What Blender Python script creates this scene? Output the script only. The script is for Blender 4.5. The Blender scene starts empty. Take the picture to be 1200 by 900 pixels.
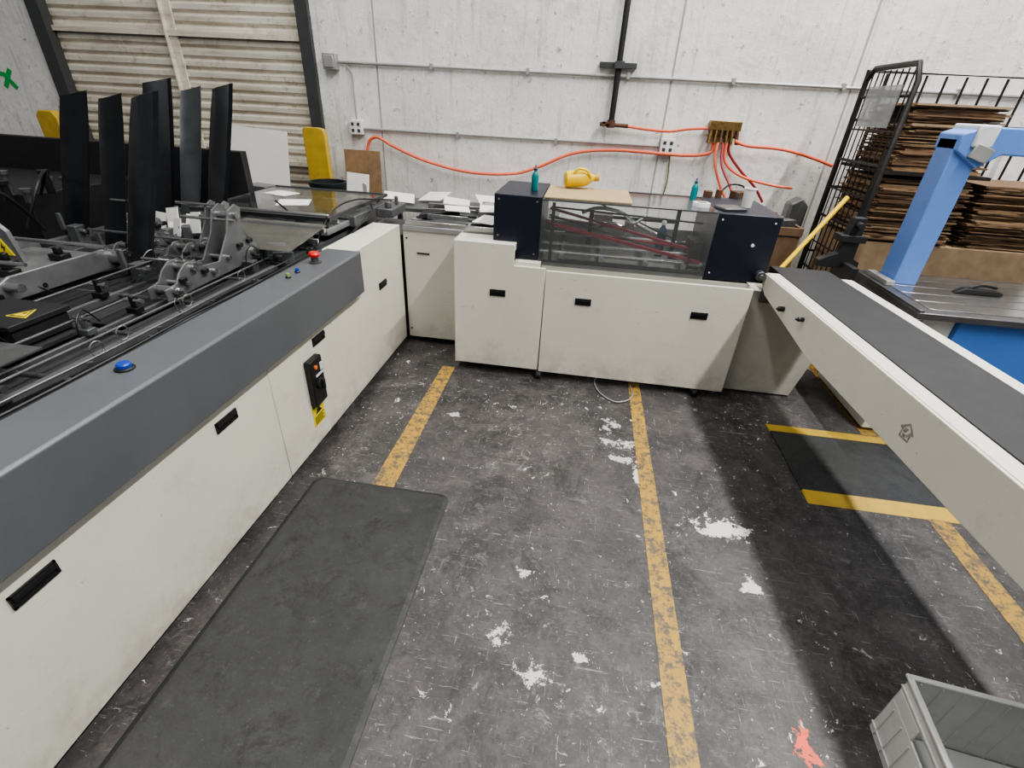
import bpy, bmesh, math, random
from mathutils import Vector, Matrix
random.seed(7)
scene=bpy.context.scene
COL=scene.collection

# ------------------------------------------------------------------ materials
def _new(name):
    m=bpy.data.materials.new(name); m.use_nodes=True
    nt=m.node_tree; b=nt.nodes["Principled BSDF"]
    return m,nt,b
def mat(name,col,rough=.5,metal=0.,var=.12,scale=6.,bump=0.,bscale=60.,dirt=0.,dirtcol=(.12,.1,.08)):
    m,nt,b=_new(name); N=nt.nodes; L=nt.links
    b.inputs['Roughness'].default_value=rough; b.inputs['Metallic'].default_value=metal
    tc=N.new('ShaderNodeNewGeometry')
    n=N.new('ShaderNodeTexNoise'); n.inputs['Scale'].default_value=scale; n.inputs['Detail'].default_value=6
    L.new(tc.outputs['Position'],n.inputs['Vector'])
    r=N.new('ShaderNodeMapRange'); r.inputs[1].default_value=.3; r.inputs[2].default_value=.7
    r.inputs[3].default_value=1-var; r.inputs[4].default_value=1+var*.6
    L.new(n.outputs['Fac'],r.inputs[0])
    mx=N.new('ShaderNodeMix'); mx.data_type='RGBA'; mx.blend_type='MULTIPLY'; mx.inputs[0].default_value=1
    mx.inputs[6].default_value=(*col,1); L.new(r.outputs[0],mx.inputs[7])
    out=mx.outputs[2]
    if dirt>0:
        n2=N.new('ShaderNodeTexNoise'); n2.inputs['Scale'].default_value=scale*2.3; n2.inputs['Detail'].default_value=9; n2.inputs['Roughness'].default_value=.7
        L.new(tc.outputs['Position'],n2.inputs['Vector'])
        r2=N.new('ShaderNodeMapRange'); r2.inputs[1].default_value=.58; r2.inputs[2].default_value=.75; r2.inputs[4].default_value=dirt
        L.new(n2.outputs['Fac'],r2.inputs[0])
        m2=N.new('ShaderNodeMix'); m2.data_type='RGBA'; L.new(r2.outputs[0],m2.inputs[0]); L.new(out,m2.inputs[6]); m2.inputs[7].default_value=(*dirtcol,1)
        out=m2.outputs[2]
    L.new(out,b.inputs['Base Color'])
    if bump>0:
        n3=N.new('ShaderNodeTexNoise'); n3.inputs['Scale'].default_value=bscale; n3.inputs['Detail'].default_value=4
        L.new(tc.outputs['Position'],n3.inputs['Vector'])
        bp=N.new('ShaderNodeBump'); bp.inputs['Strength'].default_value=bump; bp.inputs['Distance'].default_value=.004
        L.new(n3.outputs['Fac'],bp.inputs['Height']); L.new(bp.outputs[0],b.inputs['Normal'])
    return m
def clear(name,tint=(.93,.95,.95),gl=.1,haze=0.):
    m=bpy.data.materials.new(name); m.use_nodes=True; nt=m.node_tree; N=nt.nodes;L=nt.links; N.clear()
    o=N.new('ShaderNodeOutputMaterial'); t=N.new('ShaderNodeBsdfTransparent'); t.inputs[0].default_value=(*tint,1)
    g=N.new('ShaderNodeBsdfGlossy'); g.inputs['Roughness'].default_value=.08; g.inputs[0].default_value=(.9,.9,.9,1)
    lw=N.new('ShaderNodeLayerWeight'); lw.inputs[0].default_value=.35
    mr=N.new('ShaderNodeMapRange'); mr.inputs[3].default_value=gl*.5; mr.inputs[4].default_value=gl*4
    L.new(lw.outputs['Fresnel'],mr.inputs[0])
    mx=N.new('ShaderNodeMixShader'); L.new(mr.outputs[0],mx.inputs[0]); L.new(t.outputs[0],mx.inputs[1]); L.new(g.outputs[0],mx.inputs[2])
    out=mx
    if haze>0:
        d=N.new('ShaderNodeBsdfDiffuse'); d.inputs[0].default_value=(.6,.62,.62,1)
        m2=N.new('ShaderNodeMixShader'); m2.inputs[0].default_value=haze; L.new(mx.outputs[0],m2.inputs[1]); L.new(d.outputs[0],m2.inputs[2]); out=m2
    L.new(out.outputs[0],o.inputs[0]); return m
class NK:
    def __init__(s,name):
        s.m,s.nt,s.b=_new(name); s.N=s.nt.nodes; s.L=s.nt.links
        s.P=s.N.new('ShaderNodeNewGeometry').outputs['Position']
    def math(s,op,a,b=None):
        n=s.N.new('ShaderNodeMath'); n.operation=op
        for i,v in enumerate((a,b)):
            if v is None: continue
            if isinstance(v,(int,float)): n.inputs[i].default_value=v
            else: s.L.new(v,n.inputs[i])
        return n.outputs[0]
    def noise(s,sc,det=8,ro=.6,vec=None,dist=0):
        n=s.N.new('ShaderNodeTexNoise'); n.inputs['Scale'].default_value=sc; n.inputs['Detail'].default_value=det
        n.inputs['Roughness'].default_value=ro; n.inputs['Distortion'].default_value=dist
        s.L.new(vec or s.P,n.inputs['Vector']); return n.outputs['Fac']
    def rng(s,f,a,b_,c=0,d=1):
        r=s.N.new('ShaderNodeMapRange'); r.inputs[1].default_value=a; r.inputs[2].default_value=b_; r.inputs[3].default_value=c; r.inputs[4].default_value=d
        s.L.new(f,r.inputs[0]); return r.outputs[0]
    def mix(s,f,a,c):
        x=s.N.new('ShaderNodeMix'); x.data_type='RGBA'; s.L.new(f,x.inputs[0])
        for i,v in ((6,a),(7,c)):
            if isinstance(v,tuple): x.inputs[i].default_value=(*v,1)
            else: s.L.new(v,x.inputs[i])
        return x.outputs[2]
    def map(s,scale,rot=(0,0,0),loc=(0,0,0)):
        mp=s.N.new('ShaderNodeMapping'); mp.inputs['Scale'].default_value=scale; mp.inputs['Rotation'].default_value=rot; mp.inputs['Location'].default_value=loc
        s.L.new(s.P,mp.inputs[0]); return mp.outputs[0]
    def mul(s,a,b): return s.math('MULTIPLY',a,b)
    def ell(s,px,py,rx,ry):
        sb=s.N.new('ShaderNodeVectorMath'); sb.operation='SUBTRACT'; s.L.new(s.P,sb.inputs[0]); sb.inputs[1].default_value=(px,py,0)
        sc=s.N.new('ShaderNodeVectorMath'); sc.operation='MULTIPLY'; s.L.new(sb.outputs[0],sc.inputs[0]); sc.inputs[1].default_value=(1/rx,1/ry,0)
        ln=s.N.new('ShaderNodeVectorMath'); ln.operation='LENGTH'; s.L.new(sc.outputs[0],ln.inputs[0])
        return ln.outputs['Value']

M={}
def cream(name,col):
    k=NK(name)
    c=k.mix(k.rng(k.noise(2,5),.3,.7),tuple(v*.94 for v in col),tuple(min(1,v*1.03) for v in col))
    c=k.mix(k.rng(k.noise(5,9,.75),.58,.75,0,.35),c,(.36,.33,.27))
    c=k.mix(k.rng(k.noise(45,4,.6),.69,.72,0,.55),c,(.25,.23,.20))
    sx=k.N.new('ShaderNodeSeparateXYZ'); k.L.new(k.P,sx.inputs[0])
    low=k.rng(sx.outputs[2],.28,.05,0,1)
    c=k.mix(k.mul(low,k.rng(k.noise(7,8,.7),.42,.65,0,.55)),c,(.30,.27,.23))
    c=k.mix(k.rng(k.noise(1.9,5,.6,k.map((3,3,26),(0,.2,.1))),.68,.72,0,.35),c,(.33,.31,.27))
    k.L.new(c,k.b.inputs['Base Color']); k.b.inputs['Roughness'].default_value=.38
    return k.m
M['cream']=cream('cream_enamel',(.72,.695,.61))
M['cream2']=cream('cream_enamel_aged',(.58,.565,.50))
M['grey']=mat('neutral_grey_paint',(.105,.113,.124),.34,0,.08,4,.08,200,.15,(.16,.165,.17))
M['dgrey']=mat('dark_grey_paint',(.055,.057,.060),.5,0,.15,8)
M['black']=mat('black_plastic',(.012,.012,.013),.4,0,.1,8)
M['blackm']=mat('matte_black',(.014,.014,.016),.6,0,.2,8)
M['fin']=mat('black_anodised_guide',(.016,.017,.020),.24,.35,.25,9)
M['fing']=mat('grey_metal_guide',(.13,.14,.15),.26,.7,.25,9)
M['belt']=mat('black_belt',(.028,.028,.031),.7,0,.15,12,.15,150,.2,(.075,.075,.075))
M['navy']=mat('navy_textured_paint',(.006,.009,.022),.40,0,.15,20,.35,260)
M['steel']=mat('brushed_steel',(.48,.48,.48),.26,.9,.12,12)
M['dsteel']=mat('dull_steel',(.18,.18,.185),.40,.8,.2,12)
M['galv']=mat('galvanised_conduit',(.42,.42,.41),.5,.5,.15,8)
M['zinc']=mat('zinc_plate',(.15,.155,.16),.42,.45,.18,12)
M['lzinc']=mat('grey_cast_plate',(.19,.195,.20),.36,.4,.18,12)
M['tablep']=mat('light_table_plate',(.34,.35,.355),.28,.4,.12,8)
M['white']=mat('white_paint',(.78,.78,.76),.5,0,.05,6)
M['paper']=mat('white_paper',(.80,.79,.76),.7,0,.03,6)
M['yellow']=mat('yellow_safety_paint',(.52,.35,.045),.55,0,.18,8,0,60,.7,(.18,.14,.06))
M['yellowp']=mat('yellow_plastic',(.78,.53,.02),.35,0,.05,10)
M['teal']=mat('teal_plastic',(.0,.19,.21),.35,0,.05,10)
M['teald']=mat('dark_blue_plastic',(.02,.06,.12),.35,0,.05,10)
M['red']=mat('red_plastic',(.65,.02,.015),.35,0,.05,10)
M['green']=mat('lime_indicator_plastic',(.20,.32,.08),.35,0,.05,10)
M['blueb']=mat('blue_button_plastic',(.01,.05,.38),.3,0,.05,10)
M['orange']=mat('orange_hose_rubber',(.80,.16,.08),.45,0,.08,10)
M['dred']=mat('dark_red_hose_rubber',(.30,.03,.03),.45,0,.08,10)
M['brass']=mat('brass_fittings',(.28,.18,.07),.4,.8,.35,40)
M['brown']=mat('rusty_iron',(.12,.06,.035),.7,.2,.3,20)
M['cardb']=mat('brown_cardboard',(.27,.17,.095),.85,0,.25,14,0,60,.3,(.15,.09,.05))
M['cardb2']=mat('dark_cardboard',(.15,.09,.05),.85,0,.25,14,0,60,.3,(.08,.05,.03))
M['cardb3']=mat('pale_cardboard',(.38,.265,.16),.85,0,.2,14,0,60,.3,(.2,.13,.08))
M['chip']=mat('hardboard_tan',(.42,.31,.17),.75,0,.08,10)
M['blue']=mat('blue_enamel',(.13,.26,.64),.45,0,.06,6,0,60,.15,(.4,.45,.6))
M['blued']=mat('blue_panel',(.07,.20,.60),.5,0,.06,3)
M['maroon']=mat('maroon_belt',(.24,.012,.03),.45,0,.15,20)
M['crate']=mat('pale_grey_crate_plastic',(.60,.61,.60),.38,0,.10,8,.1,60,.35,(.30,.30,.29))
M['label']=mat('yellow_label',(.85,.68,.03),.5,0,.02,10)
M['cagem']=mat('dark_cage_steel',(.040,.038,.036),.5,.5,.3,20,0,60,.6,(.16,.09,.05))
M['clear']=clear('clear_acrylic',(.97,.98,.98),.18,.01)
M['clear2']=clear('smoky_acrylic',(.90,.92,.92),.20,.03)
M['clearf']=clear('clear_front_acrylic',(.95,.96,.96),.08,.05)
M['frost']=clear('frosted_sleeve',(.7,.72,.72),.05,.35)
M['tape']=mat('white_tape',(.7,.72,.74),.4,0,.1,30)
M['oran']=mat('orange_lamp',(.9,.2,.05),.4,0,.02,10)
def mat_rubber():
    k=NK('black_rubber_mat')
    c=k.mix(k.rng(k.noise(3,6,.6),.35,.65),(.022,.023,.024),(.036,.037,.037))
    c=k.mix(k.rng(k.noise(6,12,.85,dist=.5),.52,.62,0,.8),c,(.010,.010,.010))
    c=k.mix(k.rng(k.noise(12,12,.85,k.map((1,1,1),(0,0,0),(2,5,0))),.55,.64,0,.4),c,(.085,.084,.08))
    c=k.mix(k.rng(k.noise(90,5,.7),.62,.66,0,.35),c,(.15,.15,.145))
    k.L.new(c,k.b.inputs['Base Color'])
    k.L.new(k.rng(k.noise(5,10,.75),.4,.6,.5,.75),k.b.inputs['Roughness'])
    bp=k.N.new('ShaderNodeBump'); bp.inputs['Strength'].default_value=.4; bp.inputs['Distance'].default_value=.003
    k.L.new(k.noise(130,3,.5),bp.inputs['Height']); k.L.new(bp.outputs[0],k.b.inputs['Normal'])
    return k.m
M['mat']=mat_rubber()
M['seal']=mat('joint_sealant',(.40,.38,.35),.8)
def floor_mat():
    k=NK('worn_concrete_floor'); N=k.N;L=k.L;b=k.b;P=k.P
    c=k.mix(k.rng(k.noise(.8,6,.6),.35,.65),(.034,.032,.033),(.072,.066,.066))
    c=k.mix(k.rng(k.noise(5,12,.82,dist=.5),.45,.68,0,.85),c,(.118,.108,.106))
    c=k.mix(k.rng(k.noise(2.4,12,.82,dist=.6),.50,.60,0,.85),c,(.020,.019,.019))
    c=k.mix(k.rng(k.noise(60,6,.75),.54,.70,0,.4),c,(.18,.17,.165))
    c=k.mix(k.rng(k.noise(40,6,.75,k.map((1,1,1),(0,0,0),(4,2,1))),.55,.66,0,.6),c,(.020,.019,.019))
    # scraped pale zones only where clusters fall
    cl1=k.rng(k.noise(1.3,5,.65,k.map((1,1,1),(0,0,0),(1.3,.4,0))),.48,.62)
    c=k.mix(k.mul(cl1,k.rng(k.noise(15,12,.85,dist=.6),.54,.60,0,.6)),c,(.26,.25,.24))
    # solid white chips of mixed size
    cl2=k.rng(k.noise(1.9,6,.7,k.map((1,1,1),(0,0,0),(7,3,0))),.47,.56)
    c=k.mix(k.mul(cl2,k.rng(k.noise(20,10,.74,k.map((1,1,1),(0,0,0),(3,8,0)),.6),.615,.628)),c,(.62,.61,.60))
    c=k.mix(k.mul(k.rng(k.noise(1.1,4,.6),.38,.52),k.rng(k.noise(55,6,.7,dist=.6),.655,.67)),c,(.62,.61,.60))
    for rot,sc,s2 in ((.6,(3,40,1),2.5),(.2,(40,3,1),2.2),(-.7,(3,34,1),2.0),(1.1,(2,46,1),1.7),(.9,(4,60,1),2.6),(-1.2,(4,70,1),2.3)):
        c=k.mix(k.rng(k.noise(s2,7,.66,k.map(sc,(0,0,rot),(rot*7,0,0))),.645,.675,0,.55),c,(.33,.32,.31))
    warp=k.noise(17,12,.76); w2=k.noise(6,6,.65)
    for (px,py,rx,ry,th) in ((.80,1.70,.13,.07,.97),(.37,2.26,.11,.03,.8),(.45,2.02,.035,.10,.9),(.33,2.44,.05,.05,.7),(.86,1.40,.035,.04,.85),(.38,2.12,.06,.03,.7),(-.62,2.34,.03,.02,.7),
                            (-.12,1.02,.035,.03,.85),(.02,.90,.04,.03,.85),(-.05,1.30,.03,.02,.8),(.18,.98,.03,.02,.8)):
        d=k.math('ADD',k.ell(px,py,rx,ry),k.mul(k.math('SUBTRACT',warp,.5),9 if th<.9 else 5.5))
        d=k.math('ADD',d,k.mul(k.math('SUBTRACT',w2,.5),2.5))
        c=k.mix(k.rng(d,.85,.74,0,th),c,(.68,.665,.65))
    # orange spray scribble: crossing strokes
    for (px,py,rx,ry,rot) in ((.862,.83,.010,.06,.15),(.872,.825,.009,.05,-.5),(.855,.845,.009,.045,.75),(.866,.80,.028,.010,.2)):
        mp=N.new('ShaderNodeVectorMath'); mp.operation='SUBTRACT'; L.new(P,mp.inputs[0]); mp.inputs[1].default_value=(px,py,0)
        vr=N.new('ShaderNodeVectorRotate'); vr.rotation_type='Z_AXIS'; vr.inputs['Angle'].default_value=rot; L.new(mp.outputs[0],vr.inputs['Vector'])
        sc=N.new('ShaderNodeVectorMath'); sc.operation='MULTIPLY'; L.new(vr.outputs[0],sc.inputs[0]); sc.inputs[1].default_value=(1/rx,1/ry,0)
        ln=N.new('ShaderNodeVectorMath'); ln.operation='LENGTH'; L.new(sc.outputs[0],ln.inputs[0])
        d=k.math('ADD',ln.outputs['Value'],k.mul(k.math('SUBTRACT',k.noise(70,8,.75),.5),4))
        c=k.mix(k.rng(d,1.05,.95,0,.92),c,(.78,.11,.05))
    L.new(c,b.inputs['Base Color'])
    L.new(k.rng(k.noise(3,6,.6),.3,.7,.36,.68),b.inputs['Roughness'])
    bp=N.new('ShaderNodeBump'); bp.inputs['Strength'].default_value=.4; bp.inputs['Distance'].default_value=.004
    L.new(k.noise(38,8,.7),bp.inputs['Height']); L.new(bp.outputs[0],b.inputs['Normal'])
    return k.m
M['floor']=floor_mat()
def paintline():
    k=NK('worn_yellow_floor_paint')
    c=k.mix(k.noise(5,5),(.50,.29,.035),(.32,.20,.045))
    c=k.mix(k.rng(k.noise(24,12,.84),.485,.55,0,.9),c,(.080,.068,.056))
    c=k.mix(k.rng(k.noise(6,10,.8),.52,.58,0,.65),c,(.09,.078,.065))
    c=k.mix(k.rng(k.noise(60,6,.7),.60,.68,0,.5),c,(.42,.38,.30))
    k.L.new(c,k.b.inputs['Base Color']); k.b.inputs['Roughness'].default_value=.55
    return k.m
M['line']=paintline()
def wall_mat():
    k=NK('painted_concrete_wall')
    c=k.mix(k.rng(k.noise(1.1,6,.6),.35,.7),(.90,.89,.87),(.74,.73,.705))
    c=k.mix(k.rng(k.noise(5,12,.85),.52,.66,0,.6),c,(.50,.47,.42))
    c=k.mix(k.rng(k.noise(14,10,.8),.59,.64,0,.85),c,(.25,.22,.18))
    c=k.mix(k.rng(k.noise(50,6,.7),.65,.68,0,.7),c,(.20,.18,.15))
    c=k.mix(k.rng(k.noise(2,6,.6,k.map((9,1,.7))),.55,.72,0,.55),c,(.45,.40,.33))
    c=k.mix(k.rng(k.noise(3.,8,.7,k.map((30,1,1.2))),.61,.66,0,.55),c,(.35,.31,.25))
    c=k.mix(k.rng(k.noise(1.6,10,.78,k.map((1,1,1),(0,0,0),(5,3,2))),.56,.60,0,.55),c,(.95,.945,.93))
    c=k.mix(k.rng(k.noise(1.7,10,.75,k.map((1,1,2),(0,0,0),(9,3,7))),.57,.62,0,.4),c,(.55,.53,.50))
    k.L.new(c,k.b.inputs['Base Color']); k.b.inputs['Roughness'].default_value=.55
    bp=k.N.new('ShaderNodeBump'); bp.inputs['Strength'].default_value=.8; bp.inputs['Distance'].default_value=.014
    k.L.new(k.noise(7,12,.75),bp.inputs['Height']); k.L.new(bp.outputs[0],k.b.inputs['Normal'])
    return k.m
M['wall']=wall_mat()
def door_mat():
    k=NK('dirty_offwhite_door_steel')
    c=k.mix(k.rng(k.noise(1.5,6,.6),.35,.7),(.78,.73,.63),(.62,.57,.48))
    c=k.mix(k.rng(k.noise(3,8,.7,k.map((.5,1,9))),.48,.68,0,.65),c,(.34,.28,.20))
    c=k.mix(k.rng(k.noise(11,10,.8),.53,.64,0,.6),c,(.30,.25,.18))
    k.L.new(c,k.b.inputs['Base Color']); k.b.inputs['Roughness'].default_value=.55
    return k.m
M['door']=door_mat()
M['ceil']=mat('ceiling_deck',(.55,.55,.53),.8)

# ------------------------------------------------------------------ geometry kit
class G:
    def __init__(s): s.v=[];s.f=[];s.parts=[]
    def add(s,vs,fs):
        o=len(s.v); s.parts.append((o,len(s.f))); s.v+= [Vector(v) for v in vs]; s.f+=[[i+o for i in f] for f in fs]; return s
    def box(s,a,b,rz=0,c=None,tilt=None):
        x0,y0,z0=a;x1,y1,z1=b
        vs=[Vector(p) for p in ((x0,y0,z0),(x1,y0,z0),(x1,y1,z0),(x0,y1,z0),(x0,y0,z1),(x1,y0,z1),(x1,y1,z1),(x0,y1,z1))]
        if rz or tilt:
            c=Vector(c) if c else Vector(((x0+x1)/2,(y0+y1)/2,(z0+z1)/2))
            R=Matrix.Rotation(rz,3,'Z')
            if tilt: R=R@Matrix.Rotation(tilt[0],3,'X')@Matrix.Rotation(tilt[1],3,'Y')
            vs=[c+R@(v-c) for v in vs]
        return s.add(vs,[(0,3,2,1),(4,5,6,7),(0,1,5,4),(1,2,6,5),(2,3,7,6),(3,0,4,7)])
    def prism(s,pts,axis,a,b):
        n=len(pts)
        def mk(p,t):
            if axis=='x': return (t,p[0],p[1])
            if axis=='y': return (p[0],t,p[1])
            return (p[0],p[1],t)
        vs=[mk(p,a) for p in pts]+[mk(p,b) for p in pts]
        fs=[list(range(n))[::-1],[i+n for i in range(n)]]+[(i,(i+1)%n,(i+1)%n+n,i+n) for i in range(n)]
        return s.add(vs,fs)
    def cyl(s,p0,p1,r,n=16,r1=None,cap=True):
        p0=Vector(p0);p1=Vector(p1);d=(p1-p0).normalized(); r1=r if r1 is None else r1
        q=d.to_track_quat('Z','Y'); vs=[]
        for p,rr in ((p0,r),(p1,r1)):
            for i in range(n):
                t=2*math.pi*i/n; vs.append(p+q@Vector((rr*math.cos(t),rr*math.sin(t),0)))
        fs=[(i,(i+1)%n,(i+1)%n+n,i+n) for i in range(n)]
        if cap: fs+=[list(range(n))[::-1],[i+n for i in range(n)]]
        return s.add(vs,fs)
    def tube(s,pts,r,n=8,smooth=4,closed=False):
        pts=[Vector(p) for p in pts]
        if smooth>1 and len(pts)>2:
            out=[];m=len(pts)
            for i in range(m-1 if not closed else m):
                P=[pts[(i+k)%m] if closed else pts[min(max(i+k,0),m-1)] for k in (-1,0,1,2)]
                for j in range(smooth):
                    t=j/smooth
                    out.append(.5*((2*P[1])+(-P[0]+P[2])*t+(2*P[0]-5*P[1]+4*P[2]-P[3])*t*t+(-P[0]+3*P[1]-3*P[2]+P[3])*t**3))
            if not closed: out.append(pts[-1])
            pts=out
        m=len(pts); vs=[]; up=None
        for i,p in enumerate(pts):
            if closed: d=(pts[(i+1)%m]-pts[i-1]).normalized()
            else: d=(pts[min(i+1,m-1)]-pts[max(i-1,0)]).normalized()
            if up is None:
                up=Vector((0,0,1)) if abs(d.z)<.9 else Vector((1,0,0))
            a=(up-d*up.dot(d)).normalized(); b=d.cross(a); up=a
            for k in range(n):
                t=2*math.pi*k/n; vs.append(p+a*r*math.cos(t)+b*r*math.sin(t))
        fs=[]
        for i in range(m if closed else m-1):
            j=(i+1)%m
            for k in range(n): fs.append((i*n+k,i*n+(k+1)%n,j*n+(k+1)%n,j*n+k))
        if not closed: fs+=[list(range(n))[::-1],[(m-1)*n+k for k in range(n)]]
        return s.add(vs,fs)
    def lathe(s,prof,c,axis='z',n=24,R=None):
        c=Vector(c); m=len(prof); vs=[]
        for (r,h) in prof:
            for k in range(n):
                t=2*math.pi*k/n; v=Vector((r*math.cos(t),r*math.sin(t),h))
                if R is not None: v=R@v
                vs.append(c+v)
        fs=[]
        for i in range(m-1):
            for k in range(n): fs.append((i*n+k,i*n+(k+1)%n,(i+1)*n+(k+1)%n,(i+1)*n+k))
        fs+=[list(range(n))[::-1],[(m-1)*n+k for k in range(n)]]
        return s.add(vs,fs)
    def each(s,name,m,parent,bevel=0.):
        out=[]
        for i,(vo,fo) in enumerate(s.parts):
            ve,fe=(s.parts[i+1] if i+1<len(s.parts) else (len(s.v),len(s.f)))
            g=G(); g.v=s.v[vo:ve]; g.f=[[k-vo for k in f] for f in s.f[fo:fe]]
            out.append(g.done(name,m,parent,bevel))
        return out
    def done(s,name,m,parent=None,bevel=0.,seg=2,label=None):
        off=world_loc(parent) if parent else Vector((0,0,0))
        if parent is None:
            mn=Vector([min(v[i] for v in s.v) for i in range(3)]); mxx=Vector([max(v[i] for v in s.v) for i in range(3)])
            off=Vector(((mn.x+mxx.x)/2,(mn.y+mxx.y)/2,mn.z))
        me=bpy.data.meshes.new(name); me.from_pydata([v-off for v in s.v],[],s.f)
        bm=bmesh.new(); bm.from_mesh(me); bmesh.ops.recalc_face_normals(bm,faces=bm.faces)
        for f in bm.faces: f.smooth=True
        for e in bm.edges:
            if len(e.link_faces)!=2 or e.calc_face_angle(0)>.6: e.smooth=False
        bm.to_mesh(me); bm.free()
        me.materials.append(M[m] if isinstance(m,str) else m)
        o=bpy.data.objects.new(name,me); COL.objects.link(o)
        if parent: o.parent=parent; WL[o.name]=off
        else: o.location=off
        if bevel:
            bv=o.modifiers.new('bevel','BEVEL'); bv.width=bevel; bv.segments=seg; bv.limit_method='ANGLE'; bv.angle_limit=.6
        if label: o['label']=label
        return o
WL={}
def world_loc(o):
    if o.name in WL: return WL[o.name].copy()
    return Vector(o.location)
def thing(name,loc,label,cat,group=None):
    e=bpy.data.objects.new(name,None); e.empty_display_size=.1; e.location=loc; COL.objects.link(e)
    e['label']=label; e['category']=cat
    if group: e['group']=group
    return e
def tag(o,label,cat,group=None):
    o['label']=label;o['category']=cat
    if group:o['group']=group
    return o
def structure(o): o['kind']='structure'; return o

# ------------------------------------------------------------------ setting
WY=4.8
structure(G().box((-8,-3.5,-.1),(6,WY+.3,0)).done('floor','floor'))
w=G(); w.box((-8,WY,0),(-5.15,WY+.2,6.5)).box((-2.5,WY,0),(6,WY+.2,6.5)).box((-5.15,WY,3.3),(-2.5,WY+.2,6.5))
structure(w.done('wall_back','wall'))
structure(G().box((-8,-3.5,6.5),(6,WY+.2,6.6)).done('ceiling','ceil'))
for i,(x) in enumerate((-1.93,.60,1.99)):
    structure(G().box((x-.007,WY-.003,0),(x+.007,WY+.001,6.5)).done('trim_%d'%(i+1),'seal'))
d=G(); pr=[];z=0
y=WY+.06
while z<3.4:
    pr+=[(y,z),(y-.014,z+.012),(y-.014,z+.05),(y,z+.060),(y+.008,z+.070)]; z+=.085
pr.append((y,z)); pts=pr+[(y+.02,z),(y+.02,0)]
d.prism(pts,'x',-5.1,-2.55)
structure(d.done('door_1','door'))
structure(G().box((-3.90,y-.035,0),(-3.82,y-.015,3.3)).box((-3.905,y-.075,0),(-3.895,y-.015,3.3)).done('trim_4','door'))
structure(G().box((-5.08,y-.05,2.02),(-2.57,y-.015,2.06)).box((-5.08,y-.05,1.0),(-2.57,y-.015,1.04)).done('trim_5','door'))
structure(G().box((-2.57,WY-.05,0),(-2.49,WY-.001,3.4)).box((-2.60,WY-.05,0),(-2.57,WY+.04,3.4)).done('trim_6','dgrey'))
structure(G().box((-5.2,WY-.05,0),(-5.1,WY-.001,3.4)).box((-5.10,WY-.05,0),(-5.07,WY+.04,3.4)).done('trim_7','dgrey'))
g=G()
g.box((-5.86,WY-.003,1.59),(-5.66,WY,1.635),tilt=(0,-.9)).box((-5.82,WY-.005,1.57),(-5.66,WY-.002,1.615),tilt=(0,.9)).box((-5.90,WY-.004,1.63),(-5.74,WY-.001,1.67),tilt=(0,.2))
tag(g.done('painted_mark',mat('green_paint',(.03,.42,.10),.6)),'green spray-painted cross mark on white wall','paint mark')

# ------------------------------------------------------------------ floor lines and mats
def line(pts,lab):
    g=G(); g.prism(pts,'z',.0005,.002); return tag(g.done('floor_line','line'),lab,'floor marking','yellow painted floor lines')
line([(-.87,1.2),(-.75,1.2),(-.77,2.92),(-.86,2.92)],'worn yellow painted floor line beside the rubber mat')
line([(.435,-.5),(.53,-.5),(.53,3.2),(.455,3.2)],'long worn yellow painted floor line below the gluing machine')
line([(1.78,-.5),(1.88,-.5),(1.98,4.3),(1.88,4.3)],'worn yellow painted floor line under the conveyor')
def rmat(x0,x1,y0,y1,h,bev):
    g=G(); n=6;r=.045;pts=[]
    for cx,cy,a0 in ((x1-r,y1-r,0),(x0+r,y1-r,90),(x0+r,y0+r,180),(x1-r,y0+r,270)):
        for k in range(n+1):
            a=math.radians(a0+90*k/n); pts.append((cx+r*math.cos(a),cy+r*math.sin(a)))
    c=((x0+x1)/2,(y0+y1)/2)
    ins=[(c[0]+(p[0]-c[0])*(1-bev/((x1-x0)/2)),c[1]+(p[1]-c[1])*(1-bev/((y1-y0)/2))) for p in pts]
    N_=len(pts)
    g.add([(*p,.001) for p in pts]+[(*p,.004) for p in pts]+[(*p,h) for p in ins],
      [list(range(N_))[::-1]]+[(i,(i+1)%N_,(i+1)%N_+N_,i+N_) for i in range(N_)]+[(i+N_,(i+1)%N_+N_,(i+1)%N_+2*N_,i+2*N_) for i in range(N_)]+[[i+2*N_ for i in range(N_)]])
    return g
mo=rmat(-1.15,-.47,-.15,1.66,.011,.02).done('floor_mat','mat')
for p_ in mo.data.polygons: p_.use_smooth=False
tag(mo,'thin black rubber anti-fatigue mat beside the folding machine','mat')
e=thing('safety_mat',(1.8,2.3,0),'black ribbed floor mat with yellow bands at its edges','mat')
G().box((1.28,2.05,.001),(2.35,2.57,.014)).done('mat_pad','mat',e,.003)
G().prism([(2.57,.001),(2.66,.001),(2.57,.014)],'x',1.28,2.35).done('edge_band','yellow',e)
G().prism([(1.96,.001),(2.05,.001),(2.05,.014)],'x',1.28,2.35).done('edge_band','yellow',e)

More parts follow.
